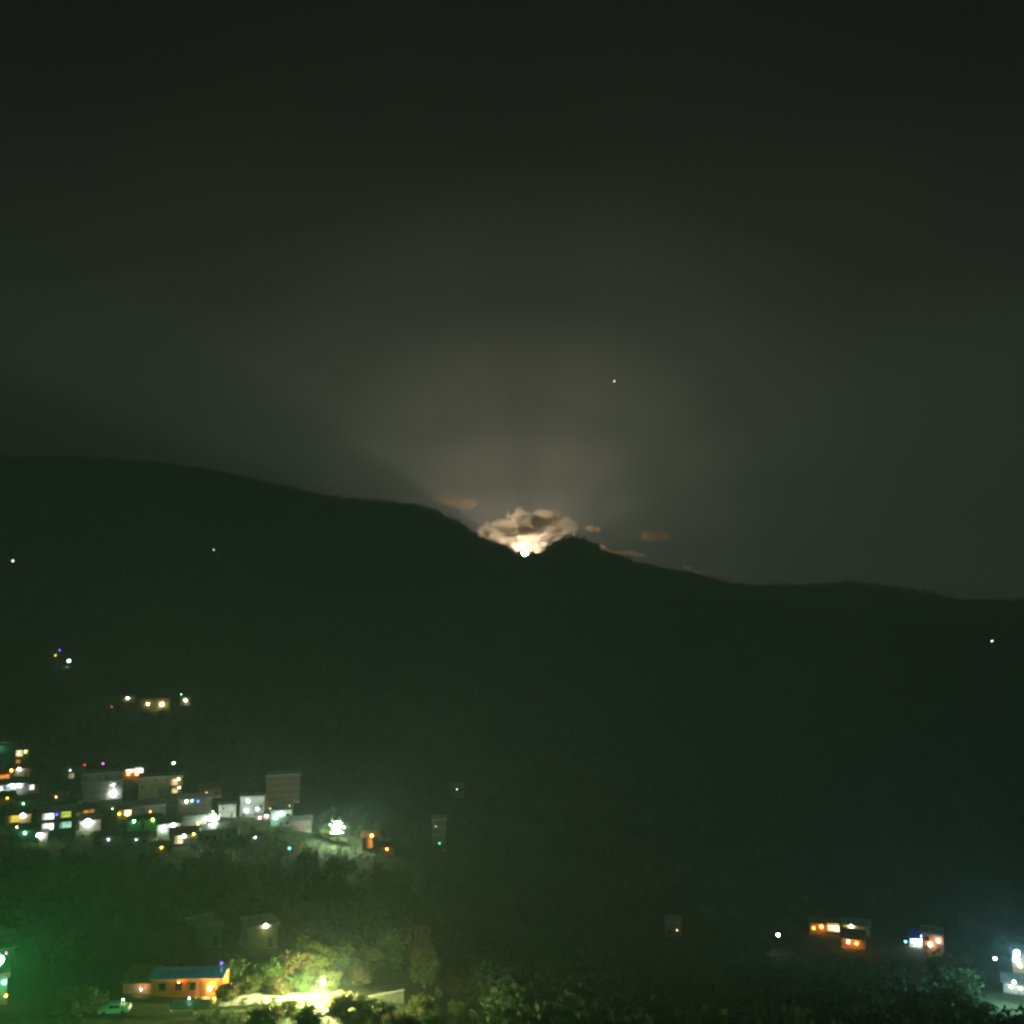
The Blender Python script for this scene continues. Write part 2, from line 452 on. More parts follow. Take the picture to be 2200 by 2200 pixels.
def window(root, u0, u1, v0, v1, lit, yf, curtain=None):
    w = .09
    fb = MB()
    fb.box(u0 - w, u1 + w, yf - .10, yf, v1, v1 + w).box(u0 - w, u1 + w, yf - .16, yf, v0 - w, v0)
    fb.box(u0 - w, u0, yf - .10, yf, v0, v1).box(u1, u1 + w, yf - .10, yf, v0, v1)
    if u1 - u0 > 1.0:
        um = .5 * (u0 + u1); fb.box(um - .03, um + .03, yf - .085, yf, v0, v1)
    fr = fb.build('window', M_FRAME, root)
    MB().box(u0, u1, yf - .05, yf - .01, v0, v1).build('pane', lit if lit else M_GLASS, fr)
    if curtain:
        q = u0 + (u1 - u0) * random.uniform(.12, .4)
        MB().box(u0 + .02, q, yf - .075, yf - .055, v0 + .02, v1 - .02).build('curtain', curtain, fr)  # added strip with its own glow, standing for room light behind cloth
    return fr

def wall_lamp(root, u, v, yf, r, key, strength, out_=.55):
    lb = MB().box(u - .06, u + .06, yf - .04, yf, v - .05, v + .35)
    lb.tube([(u, yf - .04, v + .3), (u, yf - out_ * .6, v + .42 + r), (u, yf - out_, v + r + .1)], [.03, .03, .03], 6)
    lo = lb.build('wall_lamp', M_STEEL, root)
    MB().ball((u, yf - out_ , v), r, 12, 8).build('bulb', glowmat(key, LC[key], strength), lo, True)
    return lo

def house(label, x0, x1, yt, yb, wall, roof='flat', roofm='conc', depth=7.0, yaw=0.0, wins=(), lamps=(), dark=True, balcony=False, cat='house', name='house', group='houses of the hillside town', porch=None, at=None):
    xc = .5 * (x0 + x1)
    p = at or ground(xc, yb)
    k = mpp(p)
    w, h = (x1 - x0) * k, (yb - yt) * k
    az = math.atan2(p.x, p.y)
    root = tag(empty(name, p, -az + yaw), label, cat, group)
    BUILT.append((p.x, p.y, .5 * w + 6))
    U = lambda px: (px - xc) * k
    V = lambda py: (yb - py) * k
    nfl = max(1, round(h / 3.0)); fh = h / nfl
    roof_h = 0 if roof == 'flat' else min(.26 * h, 1.6)
    hw = h - roof_h
    MB().box(-w / 2, w / 2, 0, depth, -.0, hw).build('wall', M_WALL[wall], root)
    MB().box(-w / 2 - .15, w / 2 + .15, -.15, depth + .15, -4.5, -.002).build('plinth', M_CONC, root)
    if roof == 'flat':
        rb = MB().box(-w / 2 - .35, w / 2 + .35, -.4, depth + .35, hw + .002, hw + .20)
        rb.box(-w / 2 - .35, w / 2 + .35, -.4, -.25, hw + .20, hw + .75).box(-w / 2 - .35, -w / 2 - .2, -.25, depth + .2, hw + .2, hw + .75)
        rb.box(w / 2 + .2, w / 2 + .35, -.25, depth + .2, hw + .2, hw + .75).box(-w / 2 - .2, w / 2 + .2, depth + .2, depth + .35, hw + .2, hw + .75)
        rb.build('roof', ROOFM[roofm], root)
    elif roof == 'gable':
        e = .6
        rb = MB()
        rb.v += [(-w / 2 - e, -e, hw - .1), (w / 2 + e, -e, hw - .1), (w / 2 + e, depth / 2, hw + roof_h), (-w / 2 - e, depth / 2, hw + roof_h), (-w / 2 - e, depth + e, hw - .1), (w / 2 + e, depth + e, hw - .1)]
        rb.v += [(a, b_, c - .12) for a, b_, c in rb.v[:6]]
        rb.f += [(0, 1, 2, 3), (3, 2, 5, 4), (7, 6, 9, 8), (8, 9, 10, 11), (0, 6, 7, 1), (4, 5, 11, 10), (0, 3, 9, 6), (3, 4, 10, 9), (1, 7, 8, 2), (2, 8, 11, 5)]
        ro = rb.build('roof', ROOFM[roofm], root)
        n = max(4, int(w / .9)); sb = MB()
        for i in range(n + 1):
            x = -w / 2 - e + (w + 2 * e) * i / n
            x = min(max(x, -w / 2 - e + .05), w / 2 + e - .05)
            sb.v += [(x - .04, -e, hw - .09), (x + .04, -e, hw - .09), (x + .04, depth / 2, hw + roof_h + .01), (x - .04, depth / 2, hw + roof_h + .01),
                     (x - .04, -e, hw - .02), (x + .04, -e, hw - .02), (x + .04, depth / 2, hw + roof_h + .08), (x - .04, depth / 2, hw + roof_h + .08)]
            b0 = len(sb.v) - 8
            sb.f += [tuple(b0 + j for j in q) for q in ((0, 3, 2, 1), (4, 5, 6, 7), (0, 1, 5, 4), (1, 2, 6, 5), (2, 3, 7, 6), (3, 0, 4, 7))]
        tag(sb.build('seam', ROOFM[roofm], ro), kind='stuff')
        for x in (-w / 2, w / 2 - .2):
            gb = MB(); b0 = 0
            gb.v += [(x, 0, hw + .001), (x, depth, hw + .001), (x, depth / 2, hw + roof_h - .15), (x + .2, 0, hw + .001), (x + .2, depth, hw + .001), (x + .2, depth / 2, hw + roof_h - .15)]
            gb.f += [(b0, b0 + 2, b0 + 1), (b0 + 3, b0 + 4, b0 + 5), (b0, b0 + 3, b0 + 5, b0 + 2), (b0 + 1, b0 + 2, b0 + 5, b0 + 4), (b0, b0 + 1, b0 + 4, b0 + 3)]
            gb.build('gable', M_WALL[wall], root)
    else:   # shed
        e = .5
        rb = MB().prism([(-e, 0), (-e, .12), (depth + e, roof_h + .12), (depth + e, roof_h)], -w / 2 - e, w / 2 + e)
        rb.v = [(y, x, z + hw + .002) for x, y, z in rb.v]
        rb.f = [q[::-1] for q in rb.f]
        rb.build('roof', ROOFM[roofm], root)
    for i in range(1, nfl):
        MB().box(-w / 2 - .12, w / 2 + .12, -.12, depth + .12, i * fh - .12, i * fh + .06).build('floor_slab', M_CONC, root)
    taken = []
    for q in wins:
        a, b_, c, d_, key, s = q
        u0, u1, v0, v1 = U(a), U(c), V(d_), V(b_)
        v0 = max(v0, .15); u0 = max(u0, -w / 2 + .1); u1 = min(u1, w / 2 - .1)
        if u1 - u0 < .3 or v1 - v0 < .3: continue
        window(root, u0, u1, v0, v1, windowmat(key, s), 0, glowmat(key + '_curtain', [c * .9 + .1 * c * c for c in LC[key]], s * .3))
        taken.append((u0 - .4, u1 + .4, v0 - .4, v1 + .4))
    for q in lamps:
        a, b_, r, key, s = q
        wall_lamp(root, U(a), V(b_), 0, r * 1.3, key, s * 1.8)
        taken.append((U(a) - .5, U(a) + .5, V(b_) - .6, V(b_) + .9))
    free = lambda u0, u1, v0, v1: not any(u0 < t[1] and u1 > t[0] and v0 < t[3] and v1 > t[2] for t in taken)
    if dark:
        nc = max(1, int(w / 2.6)); door_done = False
        for i in range(nfl):
            for j in range(nc):
                um = -w / 2 + w * (j + .5) / nc; v0 = i * fh + .9; v1 = min(v0 + 1.25, hw - .15)
                if i == 0 and not door_done and (j == nc // 2) and free(um - .5, um + .5, 0, 2.1) and hw > 2.2:
                    MB().box(um - .45, um + .45, -.06, -.002, .02, 2.05).build('door', M_DOOR, root); door_done = True
                elif v1 - v0 > .5 and free(um - .55, um + .55, v0, v1) and random.random() < (.62 if nfl < 3 else .38):
                    hw_ = random.choice((.35, .5, .65)); um += random.uniform(-.25, .25)
                    window(root, um - hw_, um + hw_, v0 + random.choice((0, 0, .25)), v1, None, 0)
    if balcony and nfl > 1:
        z = fh * (nfl - 1)
        bb = MB().box(-w / 2, w / 2, -1.25, -.125, z - .1, z + .05).build('balcony', M_CONC, root)
        rl = MB().box(-w / 2, w / 2, -1.25, -1.20, z + .95, z + 1.0)
        n = max(4, int(w / .5))
        for i in range(n + 1):
            x = -w / 2 + .02 + (w - .04) * i / n
            rl.box(x - .015, x + .015, -1.24, -1.21, z + .05, z + .95)
        rl.build('railing', M_STEEL, bb)
    return root

T = 'houses of the hillside town'
house('teal plastered house at the photo edge beneath the pale roof strip', -40, 27, 1604, 1644, 'teal', lamps=[(-12, 1606, .30, 'mint', 90)], wins=[])
house('narrow house with a lime lit window above an orange lit window', 27, 58, 1606, 1652, 'olive', 'shed', 'tin', wins=[(33, 1613, 46, 1625, 'cream', 2.2), (34, 1632, 42, 1641, 'orange', 1.0)], lamps=[(51, 1616, .25, 'lime', 22)], dark=False)
house('long low shed with a softly lit pale green roof on the upper town edge', -20, 78, 1588, 1604, 'grey', 'gable', 'green', lamps=[(15, 1600, .30, 'cream', 55)])
house('small cream wall under a white tube lamp below the two stacked windows', 30, 62, 1646, 1668, 'cream', 'shed', 'rust', lamps=[(41, 1652, .32, 'white', 60)])
house('low hut glowing orange beside the teal house', -20, 20, 1660, 1682, 'pink', 'shed', 'rust', wins=[(-10, 1666, 17, 1676, 'orange', 1.6)], lamps=[(20, 1657, .30, 'orange', 40)], dark=False)
house('long white shop row under a bright tube lamp', -30, 54, 1680, 1706, 'white', 'shed', 'tin', lamps=[(24, 1689, .36, 'cool', 60), (36, 1689, .36, 'cool', 60), (2, 1694, .28, 'cool', 22)], dark=False)
house('small hut with one bright white window at the end of the shop row', 54, 82, 1680, 1704, 'cream', 'shed', 'rust', wins=[(62, 1686, 72, 1697, 'white', 2.6)], dark=False)
house('small teal house with one dim cream window under a red lamp', 136, 176, 1650, 1682, 'teal', 'gable', 'tin', wins=[(147, 1662, 158, 1672, 'cream', .55)], lamps=[(150, 1655, .16, 'cool', 14)])
house('grey three storey building above a dazzling white floodlight', 178, 258, 1664, 1724, 'grey', depth=9, wins=[(231, 1687, 241, 1693, 'cool', 3)], lamps=[(240, 1688, .22, 'cool', 20), (240, 1707, .85, 'white', 45)], balcony=True)
house('wide porch house glowing white and orange on the upper street', 262, 312, 1644, 1674, 'orange', 'gable', 'rust', wins=[(270, 1653, 287, 1660, 'cream', 4), (285, 1650, 305, 1661, 'white', 5)], lamps=[(276, 1662, .30, 'orange', 45), (293, 1663, .30, 'orange', 45)], dark=False)
house('dim olive block with two lit windows stacked at its corner', 300, 388, 1672, 1722, 'olive', depth=9, wins=[(364, 1677, 378, 1689, 'warm', 2.4), (366, 1696, 378, 1706, 'warm', 1.6)], lamps=[(380, 1677, .18, 'cream', 30), (381, 1695, .18, 'cream', 30)])
house('house with a glaring yellow window and a white lamp at its corner', 14, 62, 1742, 1778, 'ochre', 'gable', 'tin', wins=[(21, 1752, 40, 1766, 'yellow', 1.6)], lamps=[(46, 1753, .50, 'white', 45)], dark=False)
house('two storey house with white, lime and mint windows in two rows', 82, 158, 1736, 1800, 'grey', 'flat', depth=9, wins=[(92, 1748, 114, 1760, 'white', 3), (126, 1747, 147, 1759, 'lime', 1.2), (92, 1768, 114, 1782, 'white', 3), (126, 1768, 148, 1781, 'mint', 1.4)], lamps=[(119, 1751, .2, 'blue', 8)], dark=False)
house('low pale hut under the house with two rows of windows, white lamp on its wall', 62, 100, 1784, 1808, 'white', 'shed', 'tin', lamps=[(81, 1794, .70, 'white', 40)], dark=False)
house('half dark teal house beside the glaring yellow window', 20, 80, 1774, 1810, 'teal', 'gable', 'green', lamps=[(52, 1790, .22, 'mint', 26), (36, 1776, .2, 'warm', 14)])
house('small shop with a row of orange lit signs over a white lamp', 160, 206, 1736, 1757, 'brick', 'shed', 'rust', wins=[(178, 1741, 188, 1749, 'orange', 1.3), (189, 1740, 200, 1747, 'orange', 1.0), (163, 1745, 174, 1752, 'lime', .35)], dark=False)
house('square white hut flooded by its own white lamp below the orange signs', 172, 214, 1756, 1786, 'white', 'shed', 'tin', lamps=[(188, 1765, .75, 'white', 40)], dark=False)
house('cottage with a slanting bright orange white window', 254, 292, 1732, 1760, 'ochre', 'gable', 'rust', wins=[(266, 1741, 282, 1752, 'cream', 3.4)], lamps=[(257, 1747, .22, 'yellow', 22), (274, 1754, .2, 'yellow', 20)], dark=False)
house('wide dim grey house with a long tin roof behind the green net huts', 284, 352, 1722, 1760, 'grey', 'gable', 'tin', lamps=[(322, 1744, .18, 'orange', 16)])
house('green walled hut, the bluer of the two green huts', 274, 304, 1757, 1784, 'green', 'gable', 'green', lamps=[(287, 1764, .28, 'mint', 40), (308, 1763, .26, 'yellow', 18)], dark=False)
house('green walled hut, the yellower of the two, beside an orange bulb', 310, 344, 1752, 1786, 'green', 'gable', 'green', lamps=[(327, 1761, .28, 'lime', 36)], dark=False)
house('mint painted house with two white lamps on its front', 338, 386, 1762, 1800, 'mint', 'shed', 'tin', lamps=[(350, 1780, .42, 'white', 45), (370, 1773, .42, 'white', 45)], dark=False)
house('low house with a square warm bright window', 366, 422, 1786, 1820, 'grey', 'shed', 'rust', wins=[(376, 1794, 392, 1812, 'cream', 2.0)], lamps=[(394, 1796, .35, 'white', 35), (414, 1794, .25, 'yellow', 35)], dark=False)
house('dim house at the lowest edge of the town with a yellow bulb', 318, 366, 1812, 1836, 'brown', 'gable', 'tin', lamps=[(346, 1821, .25, 'yellow', 16)])
house('long dark house with a white and a cyan bulb under its roof', 384, 452, 1708, 1744, 'brown', 'gable', 'tin', lamps=[(401, 1721, .32, 'white', 45), (412, 1720, .22, 'cyan', 18), (424, 1722, .2, 'blue', 12)])
house('pale house lit by the big lamp at its corner', 470, 506, 1732, 1756, 'white', 'flat', depth=6, lamps=[], dark=True)
house('brightest white two storey house under an orange lamp', 516, 566, 1714, 1756, 'white', 'flat', depth=7, lamps=[(532, 1722, .24, 'cool', 28), (530, 1741, .28, 'cool', 40), (552, 1739, .24, 'cool', 30)], dark=True)
house('dark brown building standing tall behind the orange lamp', 572, 642, 1668, 1722, 'brown', depth=9, wins=[], lamps=[])
house('long ochre house with yellow bulbs beside the white two storey house', 568, 628, 1728, 1750, 'ochre', 'shed', 'tin', lamps=[(582, 1736, .22, 'warm', 16), (621, 1733, .22, 'yellow', 26)])
house('mint house with a white bulb below the long ochre house', 582, 624, 1744, 1776, 'mint', 'flat', lamps=[(602, 1748, .34, 'white', 40), (592, 1757, .3, 'mint', 50)], dark=True)
house('low white awning shop between the white house and the mint house', 548, 582, 1748, 1762, 'pink', 'shed', 'tin', lamps=[(572, 1753, .26, 'cool', 40), (558, 1756, .2, 'cool', 26)], dark=False)
house('grey house standing dimly below the big lamp', 440, 508, 1772, 1806, 'olive', 'gable', 'tin', depth=7)
house('small hut with a dim cyan bulb below the town', 538, 564, 1790, 1810, 'grey', 'gable', 'rust', lamps=[(548, 1799, .18, 'cool', 20)])
house('narrow house with a tall orange lit doorway', 778, 812, 1790, 1830, 'brick', 'gable', 'rust', wins=[(788, 1800, 800, 1822, 'orange', 1.5)], lamps=[(798, 1796, .35, 'yellow', 30)], dark=False)
house('low shed with an orange lit wall beside the lit doorway', 816, 846, 1816, 1834, 'brick', 'shed', 'rust', lamps=[(831, 1824, .25, 'orange', 22)], dark=False)
house('faint narrow block with a green bulb, alone on the dark slope', 928, 958, 1764, 1826, 'brown', 'flat', lamps=[(944, 1812, .26, 'green', 4), (936, 1776, .12, 'warm', 4)], dark=True)
house('faint pale hut high on the dark slope beyond the town', 968, 996, 1684, 1712, 'grey', 'gable', 'tin', lamps=[(982, 1696, .14, 'mint', 9)])
house('faint grey house on the dark valley side', 1430, 1464, 1986, 2014, 'grey', 'flat', lamps=[(1455, 1998, .12, 'warm', 7)])
house('dim brick house between the shop row and the grey building', 98, 146, 1692, 1724, 'brick', 'gable', 'tin', lamps=[(120, 1712, .16, 'warm', 14)])
house('dim green house above the glaring yellow window', 26, 84, 1712, 1738, 'green', 'gable', 'rust', lamps=[(50, 1726, .18, 'mint', 14)])
house('dark ochre house at the photo edge under the shop row', -30, 28, 1708, 1740, 'ochre', 'shed', 'rust', lamps=[(12, 1716, .18, 'yellow', 12)])
house('low grey house under the square white hut', 204, 258, 1788, 1818, 'grey', 'gable', 'tin', lamps=[(232, 1804, .18, 'cool', 16)])
house('dim house hung below the grey three storey building', 212, 258, 1726, 1752, 'teal', 'shed', 'tin', lamps=[(240, 1738, .14, 'warm', 10)])
house('dark tin roofed house on the uphill side of the long dark house', 428, 474, 1684, 1712, 'brick', 'gable', 'rust', lamps=[(444, 1702, .16, 'warm', 12)])
house('mint green hut behind the white hut and the orange signs', 140, 174, 1716, 1738, 'mint', 'shed', 'green', lamps=[(154, 1726, .16, 'mint', 12)])
house('low brown house between the mint painted house and the big lamp', 392, 440, 1756, 1784, 'brown', 'gable', 'tin', lamps=[(424, 1770, .18, 'lime', 24)])
house('small dim house under the two green huts', 268, 316, 1792, 1818, 'grey', 'gable', 'rust', lamps=[(292, 1804, .16, 'mint', 14)])
house('faint stone house under the long ochre house', 624, 668, 1756, 1786, 'brown', 'gable', 'tin')
# upper hamlet
house('yellow walled house shining alone on the slope above the town', 300, 362, 1496, 1524, 'ochre', 'gable', 'rust', depth=7, lamps=[(318, 1512, .42, 'cream', 40), (346, 1514, .55, 'cream', 75)], dark=False, group='houses of the upper hamlet')
house('low pale roofed shed beside the shining yellow house', 258, 290, 1494, 1508, 'white', 'shed', 'tin', lamps=[(274, 1500, .36, 'cream', 40)], dark=True, group='houses of the upper hamlet')
house('dark cottage at the end of the upper hamlet', 228, 260, 1498, 1524, 'brown', 'gable', 'tin', lamps=[(240, 1518, .2, 'orange', 5)], group='houses of the upper hamlet')
house('small white hut under a teal bulb near the shining yellow house', 388, 408, 1496, 1516, 'white', 'gable', 'tin', lamps=[(398, 1505, .48, 'cream', 26), (389, 1492, .3, 'mint', 9)], dark=False, group='houses of the upper hamlet')
house('small hut with an amber bulb and a blue bulb high above the upper hamlet', 108, 136, 1398, 1418, 'brown', 'gable', 'tin', lamps=[(119, 1408, .55, 'yellow', 3.5), (126, 1397, .45, 'blue', 7)], group='houses of the upper hamlet')
# valley houses
V_ = 'houses deep in the valley'
house('orange lit house deep in the valley with a glaring porch window', 1742, 1806, 1978, 2006, 'orange', 'gable', 'rust', wins=[(1777, 1984, 1802, 1999, 'warm', 4.5)], lamps=[(1766, 1992, .30, 'orange', 42), (1750, 1996, .25, 'yellow', 12)], dark=False, group=V_)
house('dim tan house with a white bulb beside the glaring porch window', 1812, 1868, 1980, 2010, 'ochre', 'gable', 'tin', lamps=[(1830, 1991, .30, 'white', 45), (1829, 1998, .3, 'yellow', 20)], dark=True, group=V_)
house('small house with a low orange glowing wall under the tan house', 1810, 1858, 2012, 2038, 'orange', 'shed', 'rust', wins=[(1817, 2018, 1828, 2030, 'warm', 2)], lamps=[(1824, 2024, .3, 'orange', 60), (1840, 2026, .25, 'orange', 40)], dark=False, group=V_)
house('pink walled house with a white tube lamp and a blue bulb', 1984, 2026, 2010, 2048, 'pink', 'flat', lamps=[(2000, 2030, .30, 'warm', 45), (2016, 2020, .26, 'cream', 36)], dark=True, group=V_)
house('low white shed lit blue white beside the pink walled house', 1956, 1990, 2012, 2034, 'white', 'shed', 'blue', lamps=[(1970, 2024, .42, 'cool', 60), (1982, 2020, .42, 'cool', 60), (1981, 2011, .35, 'blue', 26)], dark=False, group=V_)
house('house at the photo edge under a blue white lamp', 2180, 2222, 2052, 2092, 'cream', 'flat', lamps=[(2188, 2066, .30, 'cool', 60), (2186, 2057, .4, 'blue', 24), (2194, 2076, .3, 'cream', 16)], dark=True, group=V_)
house('white house at the photo edge with two lit wall patches', 2160, 2212, 2106, 2136, 'white', 'gable', 'tin', lamps=[(2181, 2110, .22, 'cool', 26), (2175, 2122, .2, 'cream', 16), (2192, 2122, .2, 'cream', 16)], dark=False, group=V_)

# ------------------------------------------------------------------ street lamps and floodlights
def street_lamp(label, px, py, h, r, key, s, group='street lamps', arm=1.0, name='street_lamp', cat='street lamp'):
    p = ground(px, py)
    for _ in range(3):
        k = mpp(p); p = ground(px, py + h / k)
    az = math.atan2(p.x, p.y)
    root = tag(empty(name, p, -az), label, cat, group)
    BUILT.append((p.x, p.y, 4))
    MB().tube([(0, arm, -.4), (0, arm, h * .5), (0, arm, h + .35)], [.11, .09, .06] if h > 5 else [.06, .05, .04], 8).build('pole', M_STEEL if h > 5 else M_POST, root)
    MB().tube([(0, arm, h + .3), (0, arm * .5, h + .5 + r), (0, 0, h + r + .12)], [.05, .045, .04], 6).build('arm', M_STEEL, root)
    n = 14; hd = MB()
    hd.tube([(0, 0, h + r * .8), (0, 0, h + r * 1.25)], [r * .75, r * .3], n)
    hd.build('lamp_shade', M_STEEL, root)
    if name == 'floodlight':                     # added outer bulbs soften the glare; added tray that keeps light off the ground
        MB().box(-r * 1.3, r * 1.3, -r * .5, r * 1.1, h - r * 1.75, h - r * 1.6).build('light_block', M_STEEL, root)
        MB().ball((0, 0, h), r * .62, 16, 10).build('bulb', glowmat(key, LC[key], s * 2.2), root, True)
        for j in range(9):
            a = 2 * PI * j / 9 + .3; q = r * random.uniform(.95, 1.5)
            MB().ball((q * math.cos(a), .1, h + q * math.sin(a) * .9), r * random.uniform(.12, .2), 8, 6).build('bulb', glowmat(key, LC[key], 4 + 10 * (j % 3)), root, True)
            MB().tube([(q * .4 * math.cos(a), .3, h + q * .4 * math.sin(a)), (q * math.cos(a), .25, h + q * math.sin(a) * .9)], [.05, .05], 6).build('bracket', M_STEEL, root)
    else:
        MB().ball((0, 0, h), r, 16, 10).build('bulb', glowmat(key, LC[key], s), root, True)
    return root
street_lamp('dazzling white floodlight amid the town houses, beside the pale house', 457, 1757, 7, 1.7, 'flood', 260, 'big white floodlights', 1.6, 'floodlight', 'floodlight')
street_lamp('dazzling white floodlight standing alone at the end of the town', 724, 1774, 8, 2.1, 'flood', 430, 'big white floodlights', 1.6, 'floodlight', 'floodlight')
street_lamp('orange lamp over the roof of the brightest white house', 556, 1707, 6, .85, 'warm', 60)
street_lamp('small white lamp above the yellow lit tree', 372, 1640, 6, .5, 'white', 26)
street_lamp('red lamp on the upper street', 181, 1644, 5, .5, 'red', 2.6)
street_lamp('magenta lamp on the upper street', 220, 1641, 5, .5, 'pink', 4)
street_lamp('cyan lamp below the town at the forest edge', 621, 1823, 4, .55, 'cyan', 4)
street_lamp('brightest white lamp on the slope above the upper hamlet', 147, 1420, 7, 1.35, 'flood', 16, 'lone lamps on the mountain')
street_lamp('small green lamp just under the brightest slope lamp', 143, 1433, 4, .7, 'green', 1.6, 'lone lamps on the mountain')
street_lamp('lone lamp high on the mountain at the photo edge', 27, 1205, 7, 1.5, 'white', 9, 'lone lamps on the mountain')
street_lamp('lone lamp high on the mountain under the long ridge', 459, 1181, 7, 1.2, 'white', 8, 'lone lamps on the mountain')
street_lamp('lone lamp on the far dark hillside across the valley', 2132, 1377, 7, 1.6, 'cream', 10, 'lone lamps on the mountain')
street_lamp('white street lamp beside a green bush, apart from the valley houses', 1673, 2010, 6, .55, 'white', 40, 'street lamps of the valley')
street_lamp('small cyan white lamp beside the white shed', 1947, 2024, 4, .32, 'cyan', 12, 'street lamps of the valley')
street_lamp('small white lamp on a pole near the photo edge', 2140, 2061, 5, .45, 'cool', 24, 'street lamps of the valley')

street_lamp('strongest blue white street lamp of the valley, over the house at the photo edge', 2192, 2054, 13, .45, 'ice', 5000, 'street lamps of the valley')

# ------------------------------------------------------------------ foreground : road, wall, orange house, car
def strip(pts, width, name, m, lift, step=1.0, width_end=None):
    P = [Vector((p.x, p.y, 0)) for p in pts]
    dense = []
    for a, b in zip(P, P[1:]):
        n = max(1, int((b - a).length / step))
        dense += [a.lerp(b, i / n) for i in range(n)]
    dense.append(P[-1])
    v, f = [], []
    nw = 5
    for i, p in enumerate(dense):
        d = (dense[min(i + 2, len(dense) - 1)] - dense[max(i - 2, 0)]).normalized()
        nrm = Vector((-d.y, d.x, 0))
        zc = ground_z(p.x, p.y); wd = width + ((width_end or width) - width) * i / (len(dense) - 1)
        for j in range(nw):
            q = p + nrm * wd * (1 + .22 * noise.noise(Vector((p.x * .35, p.y * .35, j * 3.1)))) * (j / (nw - 1) - .5)
            v.append((q.x, q.y, max(ground_z(q.x, q.y), zc * .5 + ground_z(q.x, q.y) * .5) + lift))
    for i in range(len(dense) - 1):
        for j in range(nw - 1):
            a = i * nw + j
            f.append((a, a + 1, a + nw + 1, a + nw))
    return obj(name, v, f, m, smooth=True)

M_ROAD = mat('pale_concrete_road', (.36, .36, .33), .9, .2, .8, bump=.2)
road_pts = [ground(x, y) for x, y in ((455, 2160), (505, 2154), (600, 2143), (726, 2126))]
rd = strip(road_pts, 3.4, 'road', M_ROAD, .12, width_end=11.5)  # end widened so the pale surface takes the shape of the lamp's bright patch
tag(rd, 'pale hillside road', kind='structure')
for a, b in zip(road_pts, road_pts[1:]):
    for t in np.linspace(0, 1, 5):
        q = a.lerp(b, t); BUILT.append((q.x, q.y, 4.5))

# lamp that floods the road and the bushes
sl_ = street_lamp('low street lamp dazzling over the pale road among the bushes', 692, 2112, 3.5, .25, 'sodium', 36000, 'road lamps', .8)

street_lamp('added mast lamp that casts the teal green wash, cut by the photo edge', -21, 2096, 12, .36, 'teal', 5200, 'road lamps', 1.2)  # added lamp at the view's edge, makes the green wash over the slope

# parapet wall
p = ground(830, 2152); k = mpp(p)
wr = tag(empty('parapet_wall', p, -math.atan2(p.x, p.y) + .32), 'short parapet wall with a pale coping beside the bright road', 'wall')
MB().box(-2.9, 2.9, -.15, .15, -1.2, 1.25).build('wall', mat('dark_stone_wall', (.10, .10, .08), .95, .4, 1.2), wr)  # face darker than the coping
MB().box(-3.0, 3.0, -.22, .22, 1.252, 1.40).build('coping', mat('weathered_coping', (.22, .22, .20), .9, .3, 1.5), wr)
BUILT.append((p.x, p.y, 5))

